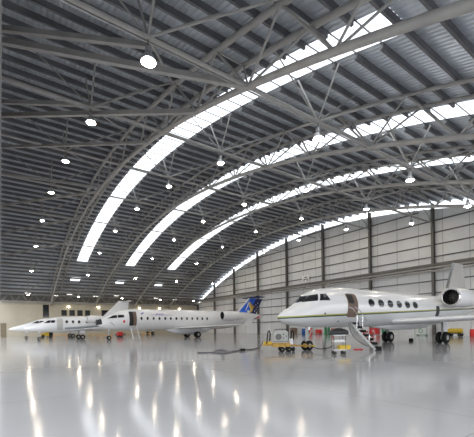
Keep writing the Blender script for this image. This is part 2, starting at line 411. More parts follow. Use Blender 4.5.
# lamps
def make_lamp():
    o = bpy.data.objects.new('high_bay_lamp', None); COL.objects.link(o)
    b = MB(); b.tube((0, 0, -.28), (0, 0, 0), .03, 6); b.build('hanger', M['steel_dark'], o)
    b = MB(); b.lathe((0, 0, -.48), (0, 0, 1), [(0, .13), (.2, .11), (.24, .05)], 14, True); b.build('ballast_housing', M['metal'], o, True, 40)
    b = MB(); b.open = True; b.lathe((0, 0, -.80), (0, 0, 1), [(0, .26), (.12, .23), (.25, .16), (.33, .10)], 20); b.build('reflector', M['metal'], o, True)
    b = MB(); pr = [(-.20+.0, .0)]
    b.lathe((0, 0, -.74), (0, 0, 1), [(-.16, .04), (-.14, .10), (-.08, .16), (-.02, .18), (.06, .15), (.12, .08)], 16, True); b.build('bulb', M['bulb'], o, True)
    return o
proto = make_lamp(); first = True
for r_, y in enumerate(ROWS):
    for k in range(5):
        x = BAY*(k+.5); o = proto if first else copy_tree(proto); first = False
        o.location = (x, y, bz(y)-.08)
        tag(o, 'glowing high-bay lamp, %s bay from the front, %s row from near side' % (ORD[k], ORD[r_]), 'lamp', 'high-bay roof lamps')

# ------------------------------------------------------------------ aircraft
def interp(secs, x):
    if x <= secs[0][0]: return secs[0][1:]
    for a, b in zip(secs, secs[1:]):
        if a[0] <= x <= b[0]:
            t = (x-a[0])/(b[0]-a[0]); return tuple(p+(q-p)*t for p, q in zip(a[1:], b[1:]))
    return secs[-1][1:]
def smooth_secs(secs, n=60):
    L = secs[-1][0]; out = []
    xs = sorted({L*(i/n) for i in range(n+1)} | {s[0] for s in secs} | {secs[0][0]+.03*L*(i/8)**2 for i in range(9)})
    # Catmull-Rom on each channel
    for x in xs:
        if x < secs[0][0]: continue
        k = max(i for i in range(len(secs)-1) if secs[i][0] <= x+1e-9)
        p1, p2 = secs[k], secs[k+1]; p0 = secs[max(k-1, 0)]; p3 = secs[min(k+2, len(secs)-1)]
        h = p2[0]-p1[0]; t = (x-p1[0])/h; row = [x]
        for c in (1, 2, 3):
            m1 = (p2[c]-p0[c])/(p2[0]-p0[0]) if p0 is not p1 else (p2[c]-p1[c])/h
            m2 = (p3[c]-p1[c])/(p3[0]-p1[0]) if p3 is not p2 else (p2[c]-p1[c])/h
            d = (p2[c]-p1[c])/h
            if d == 0: m1 = m2 = 0
            else:
                m1 = 0 if m1*d < 0 else (m1 if abs(m1) < 3*abs(d) else 3*d); m2 = 0 if m2*d < 0 else (m2 if abs(m2) < 3*abs(d) else 3*d)
            row.append((2*t**3-3*t*t+1)*p1[c]+(t**3-2*t*t+t)*h*m1+(-2*t**3+3*t*t)*p2[c]+(t**3-t*t)*h*m2)
        out.append(tuple(row))
    return out
class Plane:
    def __init__(s, name, V, U, secs, label, skin):
        s.e = empty(name, (V, U, 0), label, 'aircraft'); s.S = smooth_secs(secs)
        rings = []
        for x, top, bot, hw in s.S:
            c = (top+bot)/2; hh = (top-bot)/2
            rings.append([(x, max(hw, .01)*math.cos(a), c+max(hh, .01)*math.sin(a)) for a in [2*math.pi*i/40 for i in range(40)]])
        s.body = MB().loft(rings).build('fuselage', skin, s.e, True, 50)
    def hy(s, x, z):
        top, bot, hw = interp(s.S, x); c = (top+bot)/2; hh = max((top-bot)/2, .01)
        q = max(0, 1-((z-c)/hh)**2); return hw*math.sqrt(q)
    def patch(s, name, poly, m, side=-1, off=.012, res=7, parent=None, label=None):
        # poly: outline in (x,z); fan rings towards the centroid, draped on the fuselage skin
        cx = sum(p[0] for p in poly)/len(poly); cz = sum(p[1] for p in poly)/len(poly)
        pts = []
        for i in range(len(poly)):
            a, b = poly[i], poly[(i+1) % len(poly)]
            k = max(1, int(math.ceil(math.hypot(b[0]-a[0], b[1]-a[1])/.12)))
            for j in range(k): pts.append((a[0]+(b[0]-a[0])*j/k, a[1]+(b[1]-a[1])*j/k))
        mb = MB(); N = len(pts); rings = []
        def P(x, z, o): return (x, side*(s.hy(x, z)+o), z)
        rings.append([P(x, z, -.02) for x, z in pts])
        for r in range(res):
            q = 1-r/res; rings.append([P(cx+(x-cx)*q, cz+(z-cz)*q, off) for x, z in pts])
        rings.append([P(cx+(x-cx)*.02, cz+(z-cz)*.02, off) for x, z in pts])
        mb.loft(rings); o = mb.build(name, m, parent or s.e, True, 40)
        if label: o['label'] = label
        return o
    def oval(s, name, x, z, rx, rz, m, side=-1, **k):
        return s.patch(name, [(x+rx*math.cos(2*math.pi*i/16), z+rz*math.sin(2*math.pi*i/16)) for i in range(16)], m, side, res=3, **k)
    def wing(s, name, r_le, rc, t_le, tc, th=.12, m=None, tipth=.10, n=12, vertical=False):
        def foil(le, c, tt):
            pts = []
            for i in range(n+1): u = (1-math.cos(math.pi*i/n))/2; pts.append((u, .6*tt*(2.97*math.sqrt(u)-1.26*u-3.52*u*u+2.84*u**3-1.04*u**4)/1.0*0.9))
            lo = [(u, -t*.8) for u, t in pts[-2:0:-1]]
            out = []
            for u, t in pts+lo:
                out.append((le[0]+u*c, le[1]+t*c, le[2]) if vertical else (le[0]+u*c, le[1], le[2]+t*c))
            return out
        mb = MB(); mb.loft([foil(r_le, rc, th), foil(t_le, tc, tipth)]); return mb.build(name, m or M['white'], s.e, True, 45)
    def nacelle(s, x, y, z, L, r, py, lip=M['chrome']):
        b = MB(); b.lathe((x, y, z), (1, 0, 0), [(.12, r*.95), (.5, r*1.06), (L*.45, r*1.08), (L*.8, r*.85), (L, r*.62), (L+.01, r*.5), (L-.5, r*.45)], 28)
        o = b.build('engine_nacelle', M['white'], s.e, True, 50)
        b = MB(); b.lathe((x, y, z), (1, 0, 0), [(.14, r*.955), (.03, r*.95), (-.02, r*.90), (.02, r*.86), (.08, r*.84)], 28); b.build('intake_lip', lip, o, True)
        b = MB(); b.lathe((x, y, z), (1, 0, 0), [(.05, r*.85), (.9, r*.78), (.9, .02)], 28); b.build('intake_duct', M['dark'], o, True)
        b = MB(); b.lathe((x, y, z), (1, 0, 0), [(.45, .01), (.6, r*.14), (.85, r*.24)], 16)
        for i in range(16):
            a = 2*math.pi*i/16; b.bar((x+.8, y+r*.2*math.cos(a), z+r*.2*math.sin(a)), (x+.8, y+r*.74*math.cos(a), z+r*.74*math.sin(a)), .03, .09, (1,0,.5))
        b.build('fan', M['steel_dark'], o)
        b = MB(); b.loft([[(x+L*.2, yy, z+.1), (x+L*.5, yy, z+.22), (x+L*.85, yy, z+.1), (x+L*.5, yy, z-.05)] for yy in (y, py)]); b.build('pylon', M['white'], s.e)
        return o
    def gear(s, name, x, y, r, top, twin=.3, w=.16, drag=1):
        b = MB(); b.tube((x, y, r), (x, y, top), .07, 10); b.tube((x, y, r+.2), (x, y, top), .10, 10)
        b.tube((x, y, r+.35), (x+.7*drag, y, top), .04, 8); b.bar((x, y-twin*.5-.1, r), (x, y+twin*.5+.1, r), .09)
        g = b.build(name, M['light_grey'], s.e)
        for sd in (-1, 1):
            b = MB(); c = y+sd*twin/2
            b.lathe((x, c-w/2, r), (0, 1, 0), [(0, r*.55), (0, r*.86), (w*.2, r), (w*.8, r), (w, r*.86), (w, r*.55)], 22, True); wh = b.build('wheel', M['rubber'], g, True, 40)
            b = MB(); b.lathe((x, c-w/2-.01, r), (0, 1, 0), [(0, .03), (0, r*.34), (.02, r*.5), (w, r*.5), (w+.02, r*.34), (w+.02, .03)], 16, True); b.build('hub', M['light_grey'], wh, True, 40)
        b = MB(); sg = -1 if name.startswith('nose') else (1 if y > 0 else -1)
        q_ = .07 if name.startswith('nose') else .3; zz = top-.35 if name.startswith('nose') else r+.5
        b.box((x-q_, y+.18*sg-.012, zz), (x+q_, y+.18*sg+.012, top)); b.build('gear_door', M['white'], g)
        return g

# --- large white business jet (right)
V0, U0 = 12.0, 13.4
S = [(0,1.87,1.83,.02),(.15,2.02,1.70,.17),(.6,2.27,1.52,.45),(1.06,2.47,1.42,.64),(1.63,2.80,1.35,.82),(2.15,3.20,1.32,.95),(2.8,3.47,1.30,1.06),(3.75,3.61,1.28,1.15),
     (5.0,3.70,1.28,1.20),(15.5,3.70,1.28,1.20),(18.5,3.68,1.48,1.14),(21.5,3.62,1.95,.92),(24.5,3.55,2.55,.6),(27,3.40,3.05,.10)]
P = Plane('business_jet', V0, U0, S, 'large white business jet with green and gold waistline and open airstair, at right', M['waist'])
def q(*pts): return [(a-V0, z) for a, z in pts]
for sd in (-1, 1):
    P.patch('windshield', q((13.42,2.68),(13.72,3.02),(14.48,3.16),(14.20,2.76)), M['glass_dark'], sd)
    P.patch('cockpit_window', q((14.32,2.77),(14.60,3.16),(14.93,3.18),(15.02,2.79)), M['glass_dark'], sd)
    for k in range(6):
        wf = P.oval('window_surround', 6.64+1.04*k, 2.74, .34, .27, M['metal'], sd, off=.008)
        P.oval('cabin_window', 6.64+1.04*k, 2.74, .30, .235, M['glass_dark'], sd, off=.018, parent=wf)
def rrect(x0, x1, z0, z1, r=.15):
    out = []
    for cx, cz, a0 in ((x1-r, z1-r, 0), (x0+r, z1-r, 90), (x0+r, z0+r, 180), (x1-r, z0+r, 270)):
        for i in range(5): a = math.radians(a0+i*22.5); out.append((cx+r*math.cos(a), cz+r*math.sin(a)))
    return out
P.patch('door_opening', rrect(4.36, 5.28, 1.86, 3.25), M['cabin'], -1)
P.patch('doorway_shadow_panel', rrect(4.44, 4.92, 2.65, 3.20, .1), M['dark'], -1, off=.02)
P.patch('aft_hatch', rrect(14.85, 15.35, 1.95, 2.75, .1), M['dark'], -1)
P.oval('static_port', 2.6, 2.05, .05, .05, M['dark'])
P.oval('static_port', 3.9, 1.62, .05, .05, M['dark'])
for sd in (-1, 1):
    P.wing('wing', (9.3, sd*.9, 1.60), 5.6, (15.3, sd*11.0, 2.05), 1.9, .085, M['white'], .085)
    P.wing('winglet', (15.6, sd*11.0, 2.10), 1.6, (16.6, sd*11.35, 3.3), .7, .09, M['white'])
    P.nacelle(15.3, sd*2.0, 3.38, 5.2, .66, sd*.9)
    P.gear('main_gear', 13.8, sd*2.08, .42, 1.6, .42, .24)
b = MB(); b.lathe((12, 0, 1.5), (1, 0, 0), [(-4.2, .05), (-3.2, .3), (-1.5, .5), (1.5, .5), (3.5, .4), (4.8, .05)], 24); fb = b.build('wing_fairing', M['white'], P.e, True)
P.gear('nose_gear', 2.2, 0, .28, 1.5, .30, .17)
b = MB(); b.loft([[(17.8,-.16,3.5),(17.8,.16,3.5),(23.6,.16,3.4),(23.6,-.16,3.4)], [(19.5,-.15,4.5),(19.5,.15,4.5),(22.9,.12,4.5),(22.9,-.12,4.5)], [(20.75,-.09,6.75),(20.75,.09,6.75),(22.45,.06,6.75),(22.45,-.06,6.75)]]); b.build('tail_fin', M['fin_grey'], P.e)
b = MB(); b.bar((19.45,0,4.45),(20.70,0,6.76), .2, .05); b.build('fin_leading_edge', M['chrome'], P.e)
# airstair
st = MB(); dx0, dx1 = 4.40, 4.92
A = Vector((0, -1.22, 1.62)); B = Vector((0, -2.85, .06))
for x in (dx0, dx1): st.bar((x, A.y, A.z), (x, B.y, B.z), .05, .11)
air = st.build('airstair', M['metal'], P.e)
for k in range(7):
    p = A.lerp(B, (k+.6)/7); b = MB(); b.box((dx0+.02, p.y-.12, p.z-.06), (dx1-.0, p.y+.12, p.z+.07)); b.build('step', M['rubber'], air)
for x in (dx0, dx1):
    b = MB(); b.path([(x, -1.2, 2.45), (x, -1.5, 2.3), (x, -2.4, 1.1), (x, -2.5, .85), (x, -2.45, .2)], .018, 6); b.tube((x, -1.7, 1.05), (x, -1.75, 1.98), .015, 6); b.build('handrail', M['chrome'], air)
b = MB(); rr = []
for i in range(13):
    tt = i/12; p = A.lerp(B, tt*.86); bul = .34*math.sin(math.pi*tt)**.8
    n_ = Vector((0, .76, -.65))*bul
    rr.append([(dx0-.12, p.y+n_.y, p.z-.06+n_.z), (dx1+.12, p.y+n_.y, p.z-.06+n_.z), (dx1+.12, p.y+n_.y+.03, p.z-.09+n_.z), (dx0-.12, p.y+n_.y+.03, p.z-.09+n_.z)])
b.loft(rr); b.build('door_skin', M['fin_grey'], air)
for x in (dx0-.12, dx1+.12):
    b = MB(); b.path([(x, r[0][1], r[0][2]) for r in rr], .03, 6); b.build('door_rim', M['steel_dark'], air)
b = MB(); b.tube((dx0, B.y, .05), (dx1, B.y, .05), .05, 8); b.build('foot_roller', M['rubber'], air)
def text(s, size, loc, rot, m, parent, name):
    cu = bpy.data.curves.new(name, 'FONT'); cu.body = s; cu.size = size; cu.extrude = .004
    o = bpy.data.objects.new(name, cu); COL.objects.link(o); o.location = loc; o.rotation_euler = rot; o.parent = parent; cu.materials.append(m)
    dg = bpy.context.evaluated_depsgraph_get(); me = bpy.data.meshes.new_from_object(o.evaluated_get(dg))
    n2 = bpy.data.objects.new(name, me); COL.objects.link(n2); n2.location = loc; n2.rotation_euler = rot; n2.parent = parent
    bpy.data.objects.remove(o); n2.name = name; return n2
RX = (math.pi/2, 0, 0)
text('P4', .42, (17.9, -2.0-.73, 3.25), RX, M['grey_letter'], P.e, 'registration_lettering')

# --- regional airliner (centre left)
V1, U1 = 9.5, 43.0
S = [(0,2.52,1.82,.34),(.6,2.76,1.5,.66),(1.2,3.0,1.32,.9),(1.9,3.28,1.22,1.08),(2.7,3.62,1.17,1.23),(3.5,3.79,1.15,1.31),(4.5,3.84,1.15,1.345),(17.5,3.84,1.15,1.345),
     (20.5,3.8,1.5,1.2),(23.0,3.6,2.2,.8),(25.0,3.35,2.7,.35),(25.8,3.2,2.9,.1)]
C = Plane('regional_airliner', V1, U1, S, 'long white regional airliner with a dark blue emblem tail, front door open', M['white'])
b = MB(); b.lathe((-.06, 0, 2.17), (1, 0, 0), [(0, .02), (0, .34), (.1, .37)], 20); b.build('radome_bulkhead', M['dark'], C.e)
for sd in (-1, 1):
    C.patch('nose_bay_opening', [(-.0,2.45),(.42,2.62),(.50,1.95),(.05,1.85)], M['dark'], sd)
    C.patch('windshield', [(1.05,2.62),(1.75,3.0),(2.2,3.05),(2.1,2.68)], M['glass_dark'], sd)
    C.patch('cockpit_window', [(2.2,2.70),(2.3,3.07),(2.95,3.07),(2.95,2.75)], M['glass_dark'], sd)
    for k in range(13): C.oval('cabin_window', 5.05+.79*k, 2.62, .14, .20, M['glass_dark'], sd)
C.patch('door_opening', rrect(3.55, 4.05, 1.72, 3.5, .1), M['dark'], -1)
C.patch('galley_panel', rrect(4.05, 4.45, 1.72, 3.5, .1), M['cabin'], -1)
C.oval('red_intake_cover', 2.9, 2.25, .13, .17, M['red'], -1, off=.03)
b = MB(); b.path([(1.3, -.92, 2.2), (1.6, -1.12, 1.95), (1.75, -1.2, 1.75)], .03, 6); b.build('pitot_probe', M['steel_dark'], C.e)
b = MB()
for x in (3.62, 4.38): b.bar((x, -1.3, 1.7), (x, -2.6, .06), .05, .14)
cs = b.build('airstair', M['white'], C.e)
for k in range(6):
    p = Vector((0, -1.3, 1.7)).lerp(Vector((0, -2.6, .06)), (k+.5)/6); b = MB(); b.box((3.62, p.y-.13, p.z-.02), (4.38, p.y+.13, p.z+.02)); b.build('step', M['metal'], cs)
for sd in (-1, 1):
    C.wing('wing', (9.6, sd*1.0, 1.32), 4.6, (14.2, sd*10.2, 1.70), 1.5, .07, None, .07)
    C.wing('winglet', (14.5, sd*10.2, 1.75), 1.2, (15.3, sd*10.5, 2.7), .6, .08)
    C.nacelle(16.6, sd*2.0, 3.06, 3.6, .66, sd*.9, M['white'])
    C.gear('main_gear', 12.8, sd*1.6, .42, 1.4, .40, .24)
b = MB(); b.lathe((12, 0, 1.35), (1, 0, 0), [(-3.6, .05), (-2.8, .5), (-1.4, .9), (2, .9), (3.2, .6), (4.2, .05)], 24); b.build('wing_fairing', M['white'], C.e, True)
C.gear('nose_gear', 1.4, 0, .26, 1.5, .28, .15)
def finring(y, pts): return [(x, y, z) for x, z in pts]
def slab(poly, t): return [finring(-t, poly), finring(t, poly)]
b = MB(); b.loft(slab([(20.4,3.3),(23.1,5.9),(24.4,5.9),(22.7,3.3)], .09)); b.build('tail_fin', M['fin_blue'], C.e)
b = MB(); b.loft(slab([(22.7,3.3),(24.4,5.9),(25.7,5.9),(24.2,3.3)], .08)); b.build('rudder', M['navy'], C.e)
b = MB(); b.loft(slab([(20.25,3.25),(20.45,3.25),(23.15,5.92),(22.95,5.92)], .11)); b.build('fin_leading_edge', M['white'], C.e)
C.wing('tailplane', (22.9, -1.7, 6.05), 2.2, (22.9, 1.7, 6.05), 2.2, .10, M['navy'])
for sd in (-1, 1):
    yy = sd*.10
    def fl_(poly, m, nm):
        k = MB(); k.loft([[(x, yy, z) for x, z in poly], [(x, yy+sd*.012, z) for x, z in poly]]); k.build(nm, m, C.e)
    fl_([(23.0,5.5),(23.55,4.9),(23.75,4.3),(23.5,3.8),(23.1,3.65),(23.15,4.2),(22.95,4.8)], M['gold'], 'tail_emblem')
    fl_([(23.3,5.0),(24.05,4.65),(23.95,4.45),(23.3,4.6)], M['orange'], 'tail_emblem')
    fl_([(22.5,3.9),(22.75,4.1),(23.0,3.9),(23.25,4.05),(23.1,3.5),(22.6,3.5)], M['white'], 'tail_emblem')
    fl_([(22.9,5.3),(22.75,4.6),(22.3,4.0),(22.15,4.0),(22.55,4.7),(22.75,5.3)], M['white'], 'tail_emblem')
    for (x, z) in ((24.3,4.9),(24.6,4.55),(24.35,4.2),(24.05,3.9),(24.7,5.2)):
        fl_([(x,z+.12),(x+.05,z+.03),(x+.13,z),(x+.05,z-.04),(x,z-.13),(x-.05,z-.04),(x-.13,z),(x-.05,z+.03)], M['white'], 'tail_star')
C.patch('tail_stripe', [(24.0,2.75),(24.9,3.2),(25.1,3.2),(24.4,2.68)], M['red'], -1)
C.patch('tail_stripe', [(23.5,2.62),(24.5,3.1),(24.65,3.1),(23.8,2.58)], M['navy'], -1)
text('Jetlink', .42, (7.0, -1.215, 3.10), (math.radians(61), 0, 0), M['violet'], C.e, 'title_lettering')
C.patch('title_underline', [(6.3,3.07),(9.3,3.07),(9.3,3.11),(6.3,3.11)], M['violet'], -1)
C.patch('flag_mark', [(5.0,3.12),(5.35,3.2),(5.45,3.4),(5.1,3.32)], M['violet'], -1)

# --- small jets far left
def small_jet(V, U, k, label, mains, wn, door, hz=0.0, tail=5.25, engine=7.2):
    S = [(0,1.52,1.46,.02),(.3*k,1.72,1.33,.2),(1.0*k,2.0,1.18,.45),(2.0*k,2.36,1.10,.70),(2.9*k,2.82,1.06,.86),(3.7*k,3.05,1.05,.93),(4.6*k,3.12,1.05,.96),(8.7*k,3.10,1.08,.95),
         (10.8*k,3.02,1.42,.78),(12.6*k,2.9,2.0,.45),(14*k,2.75,2.4,.08)]
    S = [(a, b_+hz*min(1, a/3), c, d) for a, b_, c, d in S]
    J = Plane('small_jet', V, U, S, label, M['white'])
    for sd in (-1, 1):
        J.patch('windshield', [(2.15*k,2.22+hz),(2.7*k,2.58+hz),(3.0*k,2.60+hz),(2.85*k,2.26+hz)], M['glass_dark'], sd)
        J.patch('cockpit_window', [(2.9*k,2.26+hz),(3.05*k,2.60+hz),(3.45*k,2.58+hz),(3.4*k,2.28+hz)], M['glass_dark'], sd)
        for x in wn: J.oval('cabin_window', x, 2.38+hz, .17, .21, M['glass_dark'], sd)
        J.patch('grey_side_band', [(4.6*k,1.62),(9.6*k,1.95),(9.7*k,1.72),(7*k,1.45),(4.6*k,1.38)], M['grey_band'], sd)
        J.wing('wing', (5.2*k, sd*.8, 1.25), 2.7*k, (6.9*k, sd*5.5, 1.5), 1.2*k, .08)
        J.nacelle(engine*k, sd*1.45, 2.72+hz, 2.9*k, .46, sd*.8, M['white'])
        J.gear('main_gear', mains, sd*1.45, .32, 1.3, .24, .15)
        J.wing('tailplane', (12.0*k, sd*.05, tail), 1.4*k, (12.5*k, sd*1.8, tail+.05), .8*k, .10)
    J.gear('nose_gear', 1.7*k, 0, .22, 1.3, .18, .1)
    b = MB(); b.loft([[(x, -t, z) for x, z in [(9.4*k,2.95),(11.8*k,tail+.1),(13.3*k,tail+.1),(12.8*k,2.7)]] for t in (.09, -.09)]); b.build('tail_fin', M['white'], J.e)
    if door:
        b = J.patch('cabin_door', rrect(door[0], door[1], 1.3, 2.85, .08), M['fin_grey'], -1, off=.006)
    return J
small_jet(2.4, 50.4, 1.0, 'small white jet with grey side band, nearest of the jets at far left', 6.6, (4.8, 5.55, 6.3, 7.3, 8.2), (3.65, 4.35), tail=5.3)
small_jet(1.0, 61.5, 1.35, 'small white jet nearest the brown door, its nose leading the group', 8.6, (6.5, 7.3, 8.1, 8.9, 9.7), None, hz=.15, tail=5.0, engine=7.5)
small_jet(17.0, 70.0, 1.35, 'small white jet half hidden behind the long regional airliner', 9.3, (6.5, 7.3, 8.1, 8.9, 9.7), None, hz=.1, tail=5.1, engine=7.5)

# ------------------------------------------------------------------ ground equipment
def wheel(parent, x, y, r, w=.09, axis=(0,1,0), m='rubber'):
    b = MB(); ax = Vector(axis)
    b.lathe(Vector((x, y, r))-ax*(w/2), axis, [(0, r*.5), (0, r*.85), (w*.2, r), (w*.8, r), (w, r*.85), (w, r*.5)], 18, True); o = b.build('wheel', M[m], parent, True, 40)
    b = MB(); b.lathe(Vector((x, y, r))-ax*(w/2+.008), axis, [(0, .02), (0, r*.3), (w+.016, r*.3), (w+.016, .02)], 12, True); b.build('hub', M['steel_dark'], o)
    return o
def rot_empty(name, loc, rz, label, cat):
    o = empty(name, loc, label, cat); o.rotation_euler = (0, 0, rz); return o
RZ = math.radians(-35)      # faces roughly along the photograph
# ground power unit cart, local x to the right
g = rot_empty('ground_power_cart', (12.55, 13.75, 0), RZ, 'white ground power cabinet on a yellow wheeled chassis beneath the big jet nose', 'cart')
b = MB(); b.cbox((-.42, -.3, .50), (.36, .3, 1.12), .04); cab = b.build('cabinet', M['light_grey'], g)
b = MB(); b.lathe((-.17, -.305, .82), (0, 1, 0), [(-.02, .02), (-.03, .15), (0, .17)], 20, True); b.build('fan_grille', M['steel_dark'], cab)
for i, (x, z) in enumerate(((.1, .95), (.1, .75), (.25, .85))):
    b = MB(); b.box((x-.03, -.32, z-.03), (x+.03, -.29, z+.03)); b.build('switch_panel', M['dark'], cab)
b = MB(); b.box((-.40, -.31, .56), (.34, -.295, .60)); b.build('vent_slot', M['steel_dark'], cab)
b = MB(); b.cbox((-1.0, -.34, .34), (-.45, .34, .44), .02); b.cbox((-.48, -.36, .28), (.45, .36, .49), .02); b.bar((.45, -.2, .36), (.8, -.2, .36), .06); b.bar((.45, .2, .36), (.8, .2, .36), .06); b.build('chassis', M['ochre'], g)
b = MB(); b.cbox((-.95, -.2, .42), (-.50, .2, .56), .03); b.build('tool_box', M['yellow'], g)
b = MB(); b.cbox((.42, -.28, .40), (.62, .1, .72), .04); b.build('fuel_can', M['white_flat'], g)
for x in (.02, .40):
    for y in (-.34, .34): wheel(g, x, y, .14, .1)
for x in (-.8, .47):
    b = MB(); b.path([(x, -.2, .45), (x+.03, -.25, .8), (x+.08, -.2, 1.12), (x+.14, -.15, 1.16), (x+.2, -.15, 1.0), (x+.16, -.2, .6)], .035, 8); b.build('coiled_hose', M['rubber'], g, True)
b = MB(); b.path([(-.42, -.28, 1.12), (-.35, -.28, 1.22), (.28, -.28, 1.22), (.34, -.28, 1.12)], .02, 6); b.build('handle', M['rubber'], g)
# tow bar to nose wheel
t = rot_empty('tow_bar', (14.2-.42, 13.4-.3, 0), 0, 'yellow tow bar head clamped to the nose wheel of the big jet', 'tow bar')
b = MB(); b.bar((-1.1, .55, .33), (.42, -.05, .28), .08); b.build('bar', M['ochre'], t)
b = MB(); b.lathe((.05, .1, .30), (0, 1, 0), [(-.06, .02), (-.06, .12), (.06, .12), (.06, .02)], 14, True); b.build('clamp_wheel', M['ochre'], t)
b = MB(); b.bar((.42, -.28, .28), (.42, .2, .28), .07); b.build('fork', M['yellow'], t)
wheel(t, -.6, .35, .12, .07)
# equipment trolley
t = rot_empty('equipment_trolley', (13.35, 10.55, 0), RZ, 'small silver trolley with black bag on top, left of the airstair foot', 'trolley')
for z in (.22, .62, .92):
    b = MB(); b.box((-.30, -.22, z-.02), (.30, .22, z+.02)); b.build('shelf', M['metal'], t)
b = MB()
for x in (-.28, .28):
    for y in (-.2, .2): b.tube((x, y, .13), (x, y, .95), .018, 6)
b.build('frame', M['steel_dark'], t)
for x in (-.22, .22):
    for y in (-.18, .18): wheel(t, x, y, .075, .05)
b = MB(); b.cbox((-.24, -.18, .64), (.24, .18, .70), .02); b.build('document_tray', M['white_flat'], t)
b = MB(); b.loft([[(x, y, z) for x, y in ((-w_, -.2*s_), (w_, -.2*s_), (w_, .2*s_), (-w_, .2*s_))] for z, w_, s_ in ((.94, .38, 1.2), (1.0, .42, 1.3), (1.12, .40, 1.2), (1.20, .26, .9), (1.26, .10, .5))]); bg = b.build('tool_bag', M['dark'], None, False)
bg.rotation_euler = (0, 0, RZ); bg.location = Vector((13.35, 10.55, .942)); tag(bg, 'black soft bag lying on top of the silver trolley', 'bag')
b = MB(); b.cbox((-.02, -.2, .242), (.52, .18, .44), .03); yb = b.build('yellow_case', M['yellow'], None); tag(yb, 'yellow case on the bottom shelf of the silver trolley', 'case')
yb.location = Vector((13.35, 10.55, .242)) + Matrix.Rotation(RZ, 3, 'Z') @ Vector((.25, -.01, 0)); yb.rotation_euler = (0, 0, RZ)
# cables
def ground_pt(px, py):
    """floor point that a photo pixel sees"""
    yh = 327+.014*(237-px); s_ = (py-yh)/H; Z = 338/s_; X = (px-237)/338*Z
    return Vector((.819*X+.574*Z, .819*Z-.574*X, 0))
pts = [ground_pt(x, y) for x, y in ((197,353.2),(205,353.2),(213,353),(221,353.3),(227,352.8),(226,351.4),(220,350.6),(214,351.6),(216,353.4),(225,353.6),(234,351.8),(243,350.6),(252,349.8),(259,348.2))]
for p in pts: p.z = .04
sm = []
for i in range(len(pts)-1):
    p0, p1, p2, p3 = pts[max(i-1,0)], pts[i], pts[i+1], pts[min(i+2, len(pts)-1)]
    for j in range(6):
        u = j/6; sm.append(.5*((2*p1)+(p2-p0)*u+(2*p0-5*p1+4*p2-p3)*u*u+(3*p1-p0-3*p2+p3)*u**3))
sm.append(pts[-1]); sm.append(pts[-1]+Vector((.15,.05,.1))); sm.append(pts[-1]+Vector((.3,.0,.34)))
b = MB(); b.path(sm, .035, 6); cb = b.build('power_cable', mat('grey_cable', (.10,.10,.11), .5), None, True); tag(cb, 'dark cable with a loop lying on the floor left of the power cart', 'cable')
p = ground_pt(242, 350.8)
b = MB(); b.cbox((p.x-.16, p.y-.10, .0), (p.x+.16, p.y+.1, .13), .03); tag(b.build('cable_connector', M['rubber']), 'black connector block on the floor cable', 'connector')
pa = Vector((14.3, 13.2, .25)); pb = Vector((13.25, 10.8, .40)); sm = [pa.lerp(pb, i/12)-Vector((0,0,.16*math.sin(math.pi*i/12))) for i in range(13)]
b = MB(); b.path(sm, .02, 6); tag(b.build('lead_cable', M['rubber'], None, True), 'thin black lead slung between nose wheel and silver trolley', 'cable')
# chock on the floor at the stair
p = ground_pt(357.5, 349.6); b = MB(); b.loft([[(-.27, y, 0), (.27, y, 0), (.25, y, .05), (-.25, y, .05)] for y in (-.07, .07)]); o = b.build('wheel_chock', M['red']); o.location = p; o.rotation_euler = (0,0,RZ)
tag(o, 'flat red chock on the floor beside the airstair foot', 'chock')
p = ground_pt(410.7, 341.2); b = MB(); b.cbox((-.14,-.14,0),(.14,.14,.24),.03); o = b.build('small_box', M['rubber']); o.location = p; tag(o, 'small dark box on the floor between the main wheels', 'box')
# items on the floor near the gable, right edge
def at_gable(px, dx=1.2):       # floor point on the line of sight of px that is dx in front of gable
    t_ = (px-237)/338; V = D-dx; return Vector((V, V*(.819-.574*t_)/(.819*t_+.574), 0))
def drum(px, m, label, r=.3, h=.9, dx=1.2, lid='metal'):
    p = at_gable(px, dx); o = empty('drum', p, label, 'drum')
    b = MB(); b.lathe((0,0,0),(0,0,1),[(0,r*.97),(.03,r),(h*.32,r),(h*.34,r*1.04),(h*.36,r),(h*.65,r),(h*.67,r*1.04),(h*.69,r),(h-.02,r),(h,r*.97)],20,True); b.build('shell', M[m], o, True, 50)
    b = MB(); b.lathe((0,0,h-.01),(0,0,1),[(0,r*.86),(.015,r*.86)],20,True); b.build('lid', M[lid], o)
def cabinet(px, m, label, w=.9, h=.9, d=.6, dx=1.2, nm='tool_cabinet', drawers=3, cat='cabinet', wheels=True):
    p = at_gable(px, dx); o = rot_empty(nm, p, 0, label, cat); z0 = .12 if wheels else 0
    b = MB(); b.cbox((-d/2, -w/2, z0), (d/2, w/2, h), .03); b.build('body', M[m], o)
    for k in range(drawers):
        z = z0+.06+(h-z0-.1)*k/drawers; b = MB(); b.box((-d/2-.015, -w/2+.05, z), (-d/2, w/2-.05, z+(h-z0-.1)/drawers-.04)); dr = b.build('drawer', M[m], o)
        b = MB(); b.tube((-d/2-.04, -w*.25, z+.08), (-d/2-.04, w*.25, z+.08), .015, 6); b.build('handle', M['metal'], dr)
    if wheels:
        for x in (-d/2+.1, d/2-.1):
            for y in (-w/2+.1, w/2-.1): wheel(o, x, y, .06, .05)
    return o
cabinet(293.5, 'crate', 'brown stack crate by the gable wall, seen just left of the jet nose gear', 1.0, 1.1, .8, nm='storage_crate', cat='crate', wheels=False)
drum(304, 'blue', 'blue drum by the gable wall behind the nose gear', .42, .95)
drum(310.5, 'red', 'dark red slim drum right of the blue drum', .28, 1.05, 1.5)
drum(308.5, 'green', 'green drum squeezed behind the dark red slim drum', .25, 1.1, .8)
cabinet(318.5, 'red', 'red low tool cabinet by the gable wall under the jet belly', .95, .75, .6)
